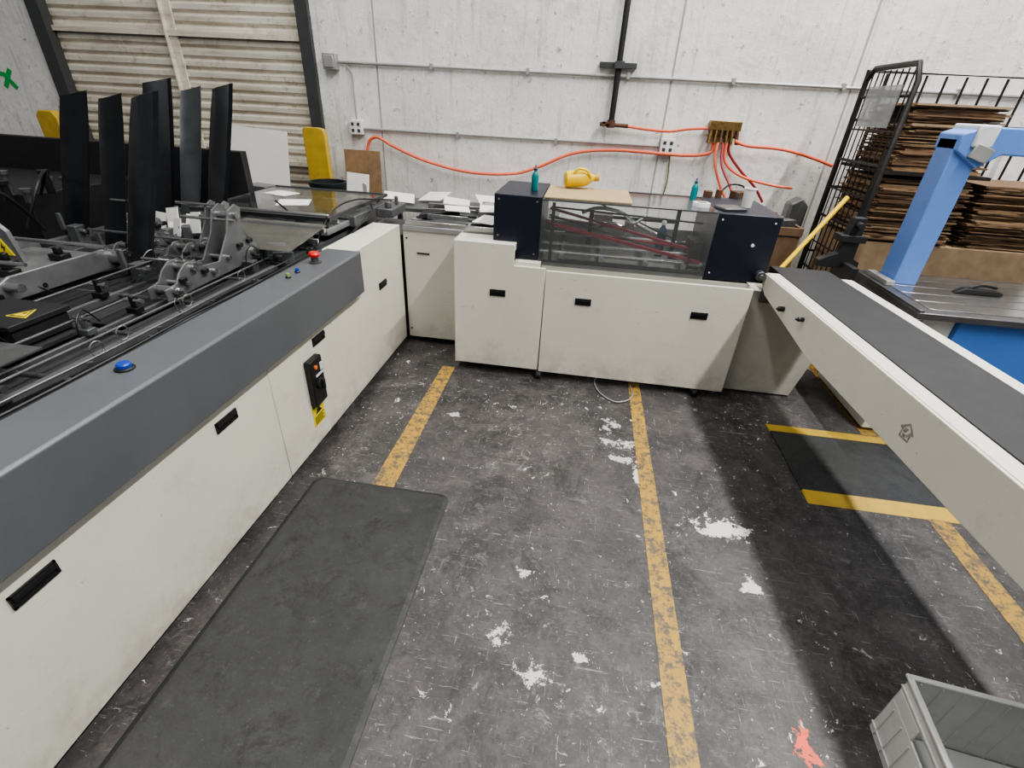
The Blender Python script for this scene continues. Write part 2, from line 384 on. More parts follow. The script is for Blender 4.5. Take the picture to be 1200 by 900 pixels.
# ------------------------------------------------------------------ reusable parts
def handle_x(parent,x,y,z,w=.115,h=.042):
    g=G(); t=.006
    g.box((x,y-w/2,z-h/2),(x+t,y+w/2,z-h/2+t)).box((x,y-w/2,z+h/2-t),(x+t,y+w/2,z+h/2)).box((x,y-w/2,z-h/2),(x+t,y-w/2+t,z+h/2)).box((x,y+w/2-t,z-h/2),(x+t,y+w/2,z+h/2)).box((x-.0,y-w/2+t,z-h/2+t),(x+.001,y+w/2-t,z+h/2-t)).box((x,y-w/2+t,z+h*.05),(x+.012,y+w/2-t,z+h/2-t))
    return g.done('handle','black',parent,label='black recessed pull handle')
def handle_y(parent,x,y,z,w=.10,h=.042):
    g=G(); t=.006
    g.box((x-w/2,y-t,z-h/2),(x+w/2,y,z-h/2+t)).box((x-w/2,y-t,z+h/2-t),(x+w/2,y,z+h/2)).box((x-w/2,y-t,z-h/2),(x-w/2+t,y,z+h/2)).box((x+w/2-t,y-t,z-h/2),(x+w/2,y,z+h/2)).box((x-w/2+t,y-.001,z-h/2+t),(x+w/2-t,y,z+h/2-t)).box((x-w/2+t,y-.012,z+h*.05),(x+w/2-t,y,z+h/2-t))
    return g.done('handle','black',parent,label='black recessed pull handle')

# ------------------------------------------------------------------ folding machine
A=thing('folding_machine',(-1.9,1.2,0),'long cream and grey folding machine with black feeder guide plates','machine')
XF=-1.23
G().box((-3.1,-1.5,.0),(XF-.05,3.78,.05)).done('plinth','black',A)
G().box((-3.1,-1.5,.05),(XF-.02,3.80,.80)).done('body','dgrey',A)
for (a,b,hs) in ((-1.5,.145,()),(.15,1.588,(.589,1.307)),(1.592,3.235,(2.01,2.858))):
    p=G().box((XF-.02,a,.05),(XF,b,.665))
    if b>3:
        p=G().prism([(a,.05),(b,.05),(b,.89),(2.5,.89),(2.5,.665),(a,.665)],'x',XF-.02,XF)
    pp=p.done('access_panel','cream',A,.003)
    for h in hs: handle_x(pp,XF,h,.59 if h>2 else .57)
G().box((-1.42,2.505,.868),(XF-.0201,3.235,.889)).done('top_flange','cream',A,.002)
cv=[(-1.385,.86),(-1.385,.90),(-1.195,.90),(-1.187,.892),(-1.187,.668),(-1.21,.668),(-1.21,.86)]
G().prism(cv,'y',-1.5,2.5).done('side_cover','grey',A,.003)
G().box((-1.385,2.497,.668),(-1.19,2.502,.897)).done('cover_end','grey',A)
def button(x,y,m,r=.016,ring='dsteel',name='push_button'):
    b=G().lathe([(r*1.35,0),(r*1.35,.005),(r*1.1,.008),(0.0001,.008)],(x,y,.90)).done(name,ring,A)
    G().lathe([(r,.008),(r,.017),(r*.85,.021),(.0001,.022)],(x,y,.90)).done('button_cap',m,b)
button(-1.31,1.085,'blueb',.020,'black')
button(-1.31,1.985,'green',.009,'black'); button(-1.31,2.065,'blueb',.009,'black')
b=G().lathe([(.03,0),(.03,.006),(.018,.008),(.018,.03),(.0001,.03)],(-1.31,2.235,.90)).done('emergency_stop_button','dsteel',A)
G().lathe([(.014,.03),(.026,.034),(.028,.045),(.022,.054),(.0001,.056)],(-1.31,2.235,.90)).done('button_cap','red',b)
sb=G().box((XF,1.845,.285),(XF+.035,1.955,.535)).done('switch_box','black',A,.006)
G().cyl((XF+.035,1.90,.40),(XF+.05,1.90,.40),.03,24).box((XF+.05,1.892,.372),(XF+.064,1.908,.428)).done('rotary_switch','blackm',sb,.002)
G().cyl((XF+.035,1.885,.495),(XF+.042,1.885,.495),.011,16).done('indicator_lamp','oran',sb)
G().box((XF+.0352,1.925,.46),(XF+.038,1.945,.50)).done('switch_plate','tape',sb)
G().box((XF+.0352,1.88,.44),(XF+.037,1.945,.452)).done('legend_strip','tape',sb)
wl=G().box((XF,1.845,.155),(XF+.002,1.955,.284)).done('warning_label','label',A)
g=G().box((XF+.002,1.85,.262),(XF+.003,1.95,.280)).prism([(1.90,.257),(1.868,.222),(1.932,.222)],'x',XF+.002,XF+.003)
for k in range(5): g.box((XF+.002,1.855,.164+k*.010),(XF+.003,1.945-.012*(k%2),.169+k*.010))
g.done('warning_print','black',wl)
# deck
g=G()
for x,zz,ww in ((-1.405,.878,.02),(-1.47,.865,.012),(-1.55,.86,.03),(-1.72,.852,.014),(-1.98,.85,.02),(-2.24,.85,.014),(-2.45,.85,.03),(-2.9,.87,.04)):
    g.box((x-ww/2,-1.45,zz-.03),(x+ww/2,3.4,zz))
g.each('guide_rail','zinc',A,.002)
g=G()
for x in (-1.63,-1.86,-2.12,-2.34,-2.62):
    g.box((x-.045,-1.4,.822),(x+.045,2.45,.832))
g.each('carrier_belt','belt',A)
g=G()
for i in range(14): g.cyl((-3.0,-.9+.33*i,.835),(-1.40,-.9+.33*i,.835),.009,10)
g.each('cross_shaft','dsteel',A)
g=G()
for x,z_ in ((-1.60,.885),(-1.76,.90),(-2.02,.91),(-2.08,.885),(-2.28,.905)): g.cyl((x,-.6,z_),(x,2.5,z_),.0045,8)
g.each('thin_rod','dsteel',A)
# dark deck plates carrying the belts
g=G()
for x0_,x1_ in ((-1.82,-1.68),(-2.20,-2.02),(-2.58,-2.40)):
    for y0_ in (-.4,.5,1.45): g.box((x0_,y0_,.836),(x1_,y0_+.42,.842))
g.each('deck_plate','blackm',A,.002)
for y,x in ((1.18,-1.50),(1.30,-1.52),(1.62,-1.53),(.80,-1.50),(1.95,-1.52)):
    cpt=Vector((x,y,.90)); G().tube([cpt+Vector((.0,.024*math.cos(t),.024*math.sin(t))) for t in [2*math.pi*k/12 for k in range(12)]],.0022,6,2,True).done('wire_ring','steel',A)
G().tube([(-1.43,-1.2+.3*i,.885+.004*math.sin(i*2.3)) for i in range(13)],.005,6,4).done('cable','black',A)
G().tube([(-1.50+.006*math.sin(i*1.7),-1.2+.3*i,.878) for i in range(13)],.004,6,4).done('cable','dsteel',A)
g=G()
for i in range(9): g.cyl((-1.47,.0+.28*i,.865),(-1.47,.0+.28*i,.885),.009,8)
g.each('bolt','dsteel',A)
rnd=random.Random(3)
for i in range(34):
    x=rnd.choice((-1.55,-1.72,-1.98,-2.24,-2.45)); y=.30+.072*i+rnd.uniform(-.04,.04)
    if y>2.72: break
    bl=G().box((x-.025,y-.018,.852),(x+.025,y+.018,.876)).box((x-.008,y-.008,.876),(x+.008,y+.008,.882+rnd.uniform(.02,.06)),rnd.uniform(0,1)).done('adjusting_block',rnd.choice(('zinc','dgrey','black','lzinc')),A,.003)
    hz=.882+rnd.uniform(.01,.03)
    G().cyl((x-.035,y,hz),(x+.035,y,hz),.006,10).cyl((x+.032,y,hz),(x+.046,y,hz),.011,12).done('knob',rnd.choice(('steel','dsteel','black')),bl)
for i in range(12):
    x0=rnd.uniform(-2.4,-1.55); y0=rnd.uniform(1.0,2.4); h=rnd.uniform(.04,.09); l=rnd.uniform(.12,.24); dx=rnd.uniform(-.12,.12)
    G().tube([(x0,y0,.85),(x0+.1*dx,y0+.01,.86+h),(x0+.5*dx,y0+l*.5,.88+h*1.1),(x0+dx,y0+l,.86)],.0028,6,6).done('hold_down_wire',rnd.choice(('steel','black')),A)
G().tube([(-1.52,1.55+.02*math.sin(t*.9)+.03*t*.1,.90+.03*math.cos(t)) for t in [i*.9 for i in range(8)]],.0025,6,3).done('hold_down_wire','steel',A)

PROF=[(0,.865),(0,.915),(.07,.925),(.10,.965),(.15,.995),(.21,.995),(.25,.955),(.36,.945),(.46,1.06),(.50,1.155),(.56,1.18),(.60,1.16),(.575,1.07),(.60,1.0),(.66,.965),(.68,.92),(.62,.89),(.54,.90),(.50,.88),(.30,.875)]
def bracket(x,y0,s=1.):
    prof=[(y0+p[0]*s,.86+(p[1]-.86)*s) for p in PROF]
    o=G().prism(prof,'x',x-.004,x+.004).done('side_plate','lzinc',A,.001)
    G().prism(prof,'x',x-.085,x-.077).done('side_plate_inner','zinc',o,.001)
    g=G()
    for (yy,zz,r) in ((.05,.90,.018),(.18,.965,.014),(.54,1.13,.016),(.62,.93,.020),(.30,.915,.012),(.42,.95,.010),(.12,.91,.010)):
        g.cyl((x-.09,y0+yy*s,.86+(zz-.86)*s),(x+.022,y0+yy*s,.86+(zz-.86)*s),r,14)
    g.cyl((x+.01,y0+.05,.90),(x+.05,y0+.05,.90),.011,12).cyl((x-.25,y0+.5*s,1.10),(x+.03,y0+.5*s,1.10),.007,10).cyl((x-.25,y0+.2*s,.975),(x+.04,y0+.2*s,.975),.006,10)
    g.each('roller','steel',o)
    g=G()
    for (yy,zz) in ((.10,.93),(.24,.93),(.52,.98),(.60,.985)): g.box((x+.006,y0+yy*s-.016,zz-.010),(x+.022,y0+yy*s+.016,zz+.010))
    g.each('clamp_block','black',o,.003)
    return o
bracket(-1.66,1.66,.95); bracket(-1.92,2.02,.8); bracket(-2.28,2.1,.5)
G().prism([(1.60,.90),(1.98,.90),(1.90,1.03)],'x',-1.80,-1.795).done('guard_gusset','clear',A)
bm_=G().box((-2.66,1.46,.875),(-2.20,2.0,.925)).prism([(1.44,.87),(1.44,.93),(1.52,.965),(1.96,.965),(2.04,.93),(2.04,.87)],'x',-2.21,-2.195).prism([(1.44,.87),(1.44,.93),(1.52,.965),(1.96,.965),(2.04,.93),(2.04,.87)],'x',-2.67,-2.655).done('clamp_beam','lzinc',A,.004)
g=G()
for (x,y) in ((-2.58,1.6),(-2.45,1.72),(-2.32,1.62),(-2.34,1.86)): g.box((x-.04,y-.025,.925),(x+.03,y+.025,.955)).box((x-.02,y-.012,.955),(x+.01,y+.012,.985))
g.each('clamp_block','black',bm_,.004)
g=G()
for (y,z,r) in ((1.98,.92,.032),(2.02,.89,.024),(1.5,.93,.018)): g.cyl((-2.25,y,z),(-2.13,y,z),r,18)
g.cyl((-2.75,1.9,.99),(-2.13,1.9,.99),.010,10).cyl((-2.75,1.55,1.01),(-2.13,1.55,1.01),.008,10)
g.each('roller','steel',bm_)
wp=G().prism([(-2.80,.88),(-2.44,.88),(-2.47,1.06),(-2.58,1.16),(-2.80,1.18)],'y',1.78,1.80).done('warning_plate','lzinc',A,.002)
tr=G().prism([(-2.555,.955),(-2.475,.955),(-2.515,1.03)],'y',1.776,1.78).done('warning_triangle','label',wp)
G().prism([(-2.511,1.012),(-2.527,.985),(-2.517,.985),(-2.521,.962),(-2.503,.992),(-2.513,.992)],'y',1.7755,1.7762).done('lightning_symbol','black',tr)
s=G().box((-2.10,1.20,.905),(-1.84,1.42,.925)).box((-2.09,1.21,.84),(-2.05,1.41,.905)).box((-1.89,1.21,.84),(-1.85,1.41,.905)).done('junction_cover','blackm',A,.003)
def tri_ring(cx,cy,z,r,parent):
    tr=G().prism([(cx-r,cy-r*.8),(cx+r,cy-r*.8),(cx,cy+r)],'z',z,z+.0015).done('warning_triangle','label',parent)
    g=G(); k=.82
    o_=[(cx-r*k,cy-r*.8*k-.002),(cx+r*k,cy-r*.8*k-.002),(cx,cy+r*k)]; i_=[(cx-r*k*.78,cy-r*.8*k*.75-.002),(cx+r*k*.78,cy-r*.8*k*.75-.002),(cx,cy+r*k*.74)]
    for a in range(3):
        b_=(a+1)%3; g.prism([o_[a],o_[b_],i_[b_],i_[a]],'z',z+.0016,z+.002)
    g.prism([(cx+r*.12,cy+r*.5),(cx-r*.2,cy-.002),(cx,cy-.002),(cx-r*.08,cy-r*.5),(cx+r*.22,cy+r*.1),(cx+.0,cy+r*.1)],'z',z+.0016,z+.002)
    g.done('lightning_symbol','black',tr)
tri_ring(-1.90,1.31,.9252,.040,s)
g=G().box((-2.9,2.15,.83),(-1.6,2.2,.90)).box((-2.6,2.02,.84),(-2.45,2.15,.92)).box((-2.9,1.05,.84),(-2.05,1.10,.885))
g.each('cross_beam','dgrey',A,.004)
G().box((-2.35,.35,.915),(-1.62,1.12,.919)).done('acrylic_guard','clear2',A)

def fin(x,y,z0,x2,y2,z2,w,ang=0,fold=.018,m='fin'):
    b0=Vector((x,y,z0)); b1=Vector((x2,y2,z2)); ax=(b1-b0)
    g=G(); n=6; vs=[]
    c,s_=math.cos(ang),math.sin(ang)
    for i in range(n+1):
        t=i/n; p=b0+ax*t; ww=w*(.85+.15*min(1,t*2))
        for (u,vv) in ((-.5,.0),(-.18,fold),(.38,fold*.8),(.5,-fold*.3),(.5,-fold*.3-.004),(.36,fold*.8-.004),(-.18,fold-.004),(-.5,-.004)):
            q=Vector((c*u*ww-s_*vv,s_*u*ww+c*vv,0)); 
            if i==n: q.z+= .035*(u)
            vs.append(p+q)
    fs=[]
    for i in range(n):
        for k in range(8): fs.append((i*8+k,i*8+(k+1)%8,(i+1)*8+(k+1)%8,(i+1)*8+k))
    fs+=[list(range(8))[::-1],[n*8+k for k in range(8)]]
    g.add(vs,fs)
    o=g.done('guide_plate',m,A)
    h=G().box((x-.03,y-.03,.83),(x+.03,y+.04,z0+.05)).cyl((x-.06,y,z0+.02),(x+.06,y,z0+.02),.012,12).box((x-.045,y-.045,z0+.03),(x-.02,y-.03,z0+.12))
    h.done('plate_mount','zinc',o,.003)
fin(-2.84,2.40,.88,-2.80,2.65,1.58,.165,.1)
fin(-2.455,2.24,.84,-2.455,2.52,1.58,.135,.1)
fin(-2.06,1.96,.86,-2.06,2.30,1.60,.12,1.15)
fin(-2.60,2.75,.88,-2.57,2.99,1.66,.15,.7)
fin(-2.45,2.80,.88,-2.43,3.08,1.63,.14,.05,m='fing')
fin(-2.16,2.64,.88,-2.14,2.97,1.65,.115,.95)
G().box((-4.6,3.30,.0),(-2.35,3.36,1.27)).box((-4.6,2.5,.0),(-3.2,3.3,1.05)).done('feeder_guard','blackm',A,.004)
fh_=G().box((-3.1,1.6,.85),(-2.98,2.1,1.25)).done('feeder_head','blackm',A,.006)
G().cyl((-2.98,1.75,1.16),(-2.93,1.75,1.16),.045,20).cyl((-2.98,1.9,1.02),(-2.93,1.9,1.02),.035,20).each('dial','dsteel',fh_)
G().tube([(-2.95,1.8,1.2),(-2.85,1.9,1.26),(-2.75,2.05,1.15),(-2.8,2.2,.95)],.008).tube([(-2.95,1.75,1.05),(-2.85,1.8,1.0),(-2.8,1.95,.95),(-2.75,2.1,.9)],.008).tube([(-2.9,2.2,.95),(-2.85,2.3,1.15),(-2.95,2.45,1.2),(-3.1,2.5,1.06)],.008).each('cable','black',A)
for i in range(7):
    x=-3.0-.13*(i%4); yy=2.35+.12*(i//2); G().cyl((x,yy,1.05),(x,yy,1.10+.03*(i%3)),.02,12).cyl((x,yy,1.10+.03*(i%3)),(x,yy,1.12+.03*(i%3)),.028,12).done('adjusting_screw',('dsteel','black')[i%2],A)
g=G()
for i,(x,y,w_,h_,r_) in enumerate(((-2.50,2.62,.09,.10,.2),(-2.40,2.62,.08,.13,-.1),(-2.31,2.66,.07,.09,.3),(-2.24,2.60,.08,.12,-.3),(-2.33,2.56,.09,.06,.5),(-2.28,2.50,.07,.10,-.4))):
    g.box((x-w_/2,y-.003,.89),(x+w_/2,y+.003,.89+h_),r_,None,(-.35,.15*(-1)**i))
g.each('paper_blank','paper',A)
g=G()
for i,(x,y) in enumerate(((-2.35,2.5),(-2.25,2.52),(-2.18,2.45),(-2.3,2.42),(-2.62,2.5),(-2.7,2.6),(-2.1,2.52),(-2.55,2.38),(-2.0,2.58))): g.box((x-.02,y-.03,.85),(x+.02,y+.03,.93+.02*(i%3)),.3*i)
g.each('suction_block','zinc',A,.003)
G().box((-2.55,2.75,.90),(-1.50,3.72,.935)).done('delivery_table','tablep',A,.003)
G().box((-2.35,2.72,1.0),(-1.48,3.65,1.006)).done('acrylic_cover','clear',A)
g=G()
for (x,y) in ((-2.3,2.8),(-1.53,2.8),(-2.3,3.6),(-1.53,3.6)): g.box((x-.012,y-.012,.93),(x+.012,y+.012,1.0))
g.each('cover_post','dgrey',A)
G().box((-2.36,2.72,.99),(-1.47,2.735,1.012)).box((-1.485,2.72,.99),(-1.47,3.66,1.012)).box((-2.36,3.64,.99),(-1.47,3.655,1.012)).done('cover_frame','dgrey',A)
g=G()
for y in (2.9,3.05,3.2,3.35,3.5): g.cyl((-2.3,y,.955),(-1.5,y,.955),.014,10)
g.each('roller','steel',A)
g=G()
for x in (-2.15,-1.95,-1.75): g.box((x-.03,2.78,.972),(x+.03,3.6,.978))
g.each('transfer_belt','belt',A)
G().box((-1.58,3.05,.89),(-1.46,3.72,.96)).box((-1.46,3.40,.89),(-1.34,3.68,.95)).cyl((-1.39,3.46,.95),(-1.39,3.46,.99),.025,16).cyl((-1.38,3.6,.95),(-1.38,3.6,1.01),.014,16).done('drive_unit','zinc',A,.006)
G().tube([(-1.42,2.9,.89),(-1.38,3.0,.95),(-1.40,3.2,.97),(-1.5,3.4,.99)],.006).tube([(-1.6,2.55,.89),(-1.62,2.65,.97),(-1.75,2.8,1.0),(-1.9,2.9,1.05)],.006).tube([(-1.5,2.6,.89),(-1.46,2.75,1.04),(-1.44,3.0,1.07),(-1.42,3.3,1.03),(-1.36,3.5,1.0)],.005).each('cable','black',A)
g=G()
for i in range(8):
    y=2.30+.05*i; x=-1.52-.06*i
    g.box((x-.05,y-.008,.86),(x+.05,y+.008,.92+.03*(i%2)),.4)
g.each('stop_bracket','lzinc',A,.003)
G().box((-2.1,2.62,.95),(-1.45,2.64,.975)).box((-1.95,2.48,.93),(-1.42,2.495,.95)).cyl((-2.2,2.70,1.03),(-1.45,2.70,1.03),.010,10).each('cross_bar','steel',A,.002)
G().box((-1.95,2.25,.96),(-1.45,2.66,.964),0,None,(.12,0)).done('acrylic_guard','clear2',A)
G().box((-2.0,3.0,1.007),(-1.8,3.2,1.009),.4).box((-2.25,3.3,1.007),(-2.05,3.45,1.009),-.3).each('loose_sheet','paper',A)

# ------------------------------------------------------------------ transfer unit in the corner
B=thing('transfer_table',(-.99,3.5,0),'low cream transfer unit with belts joining the two machines','machine')
XT=-.775
G().box((-1.20,3.30,0),(XT,3.78,.05)).done('plinth','black',B)
G().box((-1.215,3.27,.05),(XT,3.80,.85)).done('body','cream2',B)
p=G().box((-1.215,3.25,.05),(XT,3.268,.875)).done('access_panel','cream2',B,.003)
G().box((-1.12,3.244,.695),(-1.03,3.25,.705)).done('slot','black',p)
G().cyl((-1.19,3.244,.80),(-1.19,3.25,.80),.006,8).cyl((-1.19,3.244,.12),(-1.19,3.25,.12),.006,8).each('screw','black',p)
G().box((-1.215,3.24,.852),(XT,3.80,.885)).done('top_deck','tablep',B,.003)
g=G()
for y in (3.36,3.50,3.64): g.box((-1.20,y,.887),(XT-.01,y+.04,.895))
g.each('transfer_belt','belt',B)
g=G().box((-1.20,3.26,.886),(XT,3.285,.915)).box((-1.18,3.74,.886),(XT,3.77,.95)).box((-1.1,3.45,.897),(-.8,3.465,.93)).cyl((-1.18,3.56,.94),(XT,3.60,.95),.006,8)
g.each('guide_bar','steel',B,.002)
G().prism([(-1.15,3.42),(-.9,3.62),(-1.15,3.70)],'z',.90,.93).done('deflector_plate','blackm',B,.003)
G().box((-1.0,3.5,.955),(-.82,3.66,.958),.3,None,(.05,.06)).done('loose_sheet','paper',B)

# ------------------------------------------------------------------ gluing machine
C=thing('gluing_machine',(.15,3.2,0),'cream cabinet machine with navy end boxes and clear guard','machine')
YF=2.9
G().box((-.72,YF+.08,.075),(1.04,3.55,.77)).done('body','cream2',C)
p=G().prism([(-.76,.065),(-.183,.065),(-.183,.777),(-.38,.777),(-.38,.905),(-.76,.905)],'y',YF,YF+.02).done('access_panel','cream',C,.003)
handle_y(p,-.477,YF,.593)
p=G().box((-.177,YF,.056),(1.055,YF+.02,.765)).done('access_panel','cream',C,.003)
handle_y(p,.07,YF,.587); handle_y(p,.785,YF,.572)
G().prism([(YF,.777),(YF,.065),(YF+.4,.065),(YF+.4,.905),(YF,.905)],'x',-.762,-.7605).done('side_panel','cream',C)
G().box((-.76,YF+.0205,.86),(-.38,3.10,.904)).box((-.38,YF+.0205,.77),(-.22,3.5,.80)).done('shelf_top','cream',C,.002)
G().box((-.76,3.10,.86),(-.54,3.80,.895)).box((-.74,3.60,.0),(-.56,3.78,.86)).done('infeed_deck','tablep',C,.002)
g=G()
for y in (3.22,3.36,3.50,3.64): g.box((-.76,y,.896),(-.54,y+.04,.903))
g.each('infeed_belt','belt',C)
G().box((-.755,3.13,.896),(-.54,3.15,.94)).box((-.755,3.58,.904),(-.54,3.60,.96)).box((-.755,3.74,.896),(-.54,3.77,.99)).each('guide_bar','steel',C,.002)
G().box((-.75,3.50,.965),(-.56,3.76,.968),.2).box((-.72,3.30,.935),(-.56,3.48,.938),-.3,None,(.1,0)).each('paper_blank','paper',C)
G().box((1.04,YF+.0205,.10),(1.055,3.5,.76)).done('side_panel','cream2',C)
nb=G().box((-.53,2.975,.80),(-.24,3.55,1.18)).done('end_box','navy',C,.006)
g=G()
for (x,z) in ((-.50,1.15),(-.27,1.15),(-.27,.84),(-.50,.94)): g.cyl((x,2.970,z),(x,2.976,z),.006,10)
g.each('screw','steel',nb)
nb=G().box((.77,2.985,.78),(1.125,3.55,1.165)).done('end_box','navy',C,.006)
g=G()
for (x,z) in ((.80,1.13),(1.09,1.13),(1.09,.82),(.80,.82)): g.cyl((x,2.980,z),(x,2.986,z),.005,10)
g.cyl((1.0,2.976,1.0),(1.0,2.986,1.0),.009,16)
g.each('screw','white',nb)
G().cyl((1.085,2.94,.835),(1.085,2.985,.835),.028,20).cyl((1.085,2.925,.835),(1.085,2.94,.835),.014,20).done('drive_knob','dsteel',C,.003)
G().cyl((1.07,3.56,1.10),(1.07,3.80,1.10),.06,20).box((1.0,3.56,.95),(1.12,3.75,1.05)).cyl((1.02,3.6,1.05),(1.02,3.6,1.20),.010,10).box((.85,3.56,.9),(1.0,3.72,1.15)).done('drive_motor','dgrey',C,.004)
G().box((1.0,3.64,1.05),(1.1,3.72,1.20),.3).cyl((.9,3.62,1.15),(.9,3.62,1.21),.022,12).box((.80,3.57,1.1),(.85,3.63,1.20)).each('control_part','brown',C,.004)
G().tube([(.9,3.62,1.18),(.97,3.66,1.24),(1.08,3.68,1.22),(1.13,3.65,1.10)],.006).done('cable','black',C)
# internal mechanism
G().box((-.24,2.99,.77),(.77,3.52,.80)).done('machine_deck','tablep',C)
G().box((-.24,3.50,.80),(.77,3.51,.95)).done('back_rail','tablep',C)
g=G()
for y,zz in ((3.05,.845),(3.2,.86),(3.42,.88)): g.cyl((-.24,y,zz),(.77,y,zz),.014,14)
for x in (-.1,.15,.42,.65): g.cyl((x,3.0,.83),(x,3.5,.83),.018,14)
g.each('roller','steel',C)
g=G().box((-.21,3.02,.935),(.75,3.045,.951),0,None,(0,.17)).box((-.21,3.13,.995),(.70,3.155,1.008),0,None,(0,.20)).box((-.1,3.28,.90),(.76,3.31,.910),-.1,None,(0,.03)).box((-.22,3.38,.96),(.35,3.42,.970),.1,None,(0,.1))
g.each('folding_belt','maroon',C)
G().box((-.18,2.99,.80),(-.16,3.005,1.15)).box((-.12,2.995,.80),(.75,3.005,.82)).done('inner_frame','black',C,.002)
G().box((.60,3.3,.80),(.625,3.325,1.12)).box((.05,3.42,.80),(.08,3.45,1.05)).box((.05,3.43,1.0),(.62,3.445,1.02)).box((.66,3.0,.80),(.675,3.015,1.0)).box((.69,3.1,.8),(.76,3.3,.96)).each('inner_strut','black',C,.002)
G().cyl((-.2,3.25,1.08),(.76,3.25,1.05),.006,8).cyl((-.2,3.10,1.06),(.5,3.12,.90),.005,8).cyl((.1,3.4,1.1),(.7,3.3,.9),.005,8).each('support_rod','black',C)
G().tube([(.0,3.3,1.05),(.1,3.28,1.09),(.25,3.3,1.07),(.35,3.35,1.0),(.5,3.3,.95)],.012).tube([(.1,3.35,.95),(.2,3.3,1.0),(.3,3.3,.98),(.42,3.32,1.06)],.01).box((.08,3.26,1.01),(.2,3.34,1.05)).box((.28,3.26,.93),(.34,3.34,1.02)).done('glue_applicator','steel',C,.003)
G().box((-.239,2.982,1.160),(.769,3.50,1.166)).done('clear_guard_lid','clear2',C)
G().box((-.239,2.976,.815),(.769,2.981,1.160)).done('clear_guard_front','clearf',C)
G().box((-.239,2.972,1.160),(.769,2.982,1.167)).box((-.239,3.50,1.158),(.769,3.515,1.170)).box((-.239,2.972,.80),(.769,2.984,.812)).each('guard_frame','dgrey',C)
for x in (-.17,.88):
    cst=G().box((x-.022,2.905,.045),(x+.022,2.965,.054)).box((x-.02,2.90,.022),(x-.016,2.93,.05)).box((x+.016,2.90,.022),(x+.02,2.93,.05)).done('caster','dsteel',C)
    G().cyl((x-.013,2.905,.026),(x+.013,2.905,.026),.026,20).done('wheel','blackm',cst)
for x in (-.59,.90):
    cst=G().box((x-.03,3.33,.045),(x+.03,3.39,.07)).done('caster','dsteel',C)
    G().cyl((x-.015,3.36,.028),(x+.015,3.36,.028),.027,20).done('wheel','blackm',cst)

tag(G().box((-.235,3.0,1.1715),(.285,3.49,1.1775),0).done('hardboard_sheet','chip'),'thin tan hardboard sheet lying on the clear guard','board')
def bottle(x,y,z,m,name,lab,cat,h=.16,r=.026,R=None,cap='teald'):
    e=thing(name,(x,y,z),lab,cat)
    G().lathe([(r*.9,0),(r,.006),(r,h*.55),(r*.75,h*.68),(r*.4,h*.75),(r*.4,h*.78)],(x,y,z),R=R).done('bottle_body',m,e)
    G().lathe([(r*.5,h*.78),(r*.5,h*.86),(r*.25,h*.9),(r*.15,h)],(x,y,z),R=R).done('bottle_cap',cap,e)
    return e
bottle(-.31,3.16,1.181,'teal','glue_bottle','small teal plastic bottle standing on the navy end box','bottle',.15,.022)
bottle(.685,3.36,1.167,'teal','glue_bottle','small teal plastic bottle standing on the clear guard','bottle',.13,.021)
bottle(.54,3.36,.80,'teald','spray_bottle','blue-grey spray bottle standing inside the clear guard','bottle',.26,.03,cap='tape')
e=thing('oil_jug',(-.06,3.38,1.179),'yellow plastic jug lying on the hardboard sheet','jug')
RJ=Matrix.Rotation(.25,3,'Z')@Matrix.Rotation(math.radians(86),3,'Y')
g=G().lathe([(.036,0),(.05,.01),(.052,.12),(.045,.15),(.02,.19),(.018,.205)],(-.14,3.40,1.232),R=RJ)
g.tube([(-.08,3.38,1.277),(-.05,3.38,1.302),(.0,3.39,1.292),(.03,3.40,1.252)],.009)
g.done('jug_body','yellowp',e)
G().lathe([(.022,.20),(.022,.228),(.0001,.228)],(-.14,3.40,1.232),R=RJ).done('jug_cap','yellow',e)
tag(G().lathe([(.028,0),(.034,.10),(.037,.102),(.037,.108),(.030,.108),(.026,.01),(.0001,.01)],(.985,3.25,1.166)).done('paper_cup','white'),'white paper cup standing on the navy end box','cup')
tag(G().lathe([(.045,0),(.05,.0),(.05,.022),(.03,.022),(.03,0)],(.70,3.15,1.167)).done('tape_roll','tape'),'small roll of white tape on the clear guard','tape')
tag(G().box((.79,3.05,1.166),(.93,3.18,1.182),.3).done('metal_tray','dsteel',None,.004),'small grey metal tray on the navy end box','tray')
tag(G().tube([(.28,3.05,.008),(.22,2.95,.008),(.25,2.80,.008),(.34,2.70,.008),(.42,2.72,.008),(.47,2.80,.008),(.46,2.95,.008)],.0045).done('floor_cable','galv'),'thin grey cable looped on the floor under the machine','cable')

# ------------------------------------------------------------------ conveyor
D=thing('belt_conveyor',(1.4,2.0,0),'long cream belt conveyor with black belt','conveyor')
def cx(x,y): return x+(2.0-y)*.055
def cpr(x0,x1,ya,yb,z0,z1,g):
    return g.prism([(cx(x0,ya),ya),(cx(x1,ya),ya),(cx(x1,yb),yb),(cx(x0,yb),yb)],'z',z0,z1)
def side(x,t):
    prof=[(-.9,.62),(2.25,.65),(2.9,.74),(2.975,.78),(2.975,.85),(-.9,.85)]
    vs=[(cx(x,p[0]),p[0],p[1]) for p in prof]+[(cx(x+t,p[0]),p[0],p[1]) for p in prof]; n=6
    return G().add(vs,[list(range(n)),[i+n for i in range(n)][::-1]]+[(i,(i+1)%n,(i+1)%n+n,i+n) for i in range(n)])
side(1.168,.012).done('side_panel','cream',D,.003); side(1.648,.012).done('side_panel','cream',D,.003)
g=G(); cpr(1.18,1.248,-.9,2.975,.846,.852,g); cpr(1.585,1.648,-.9,2.975,.846,.852,g); g.each('side_rail','cream',D,.001)
g=G(); cpr(1.25,1.583,-.9,3.12,.835,.856,g); g.cyl((cx(1.25,3.12),3.12,.835),(cx(1.583,3.12),3.12,.835),.021,20); g.done('conveyor_belt','belt',D)
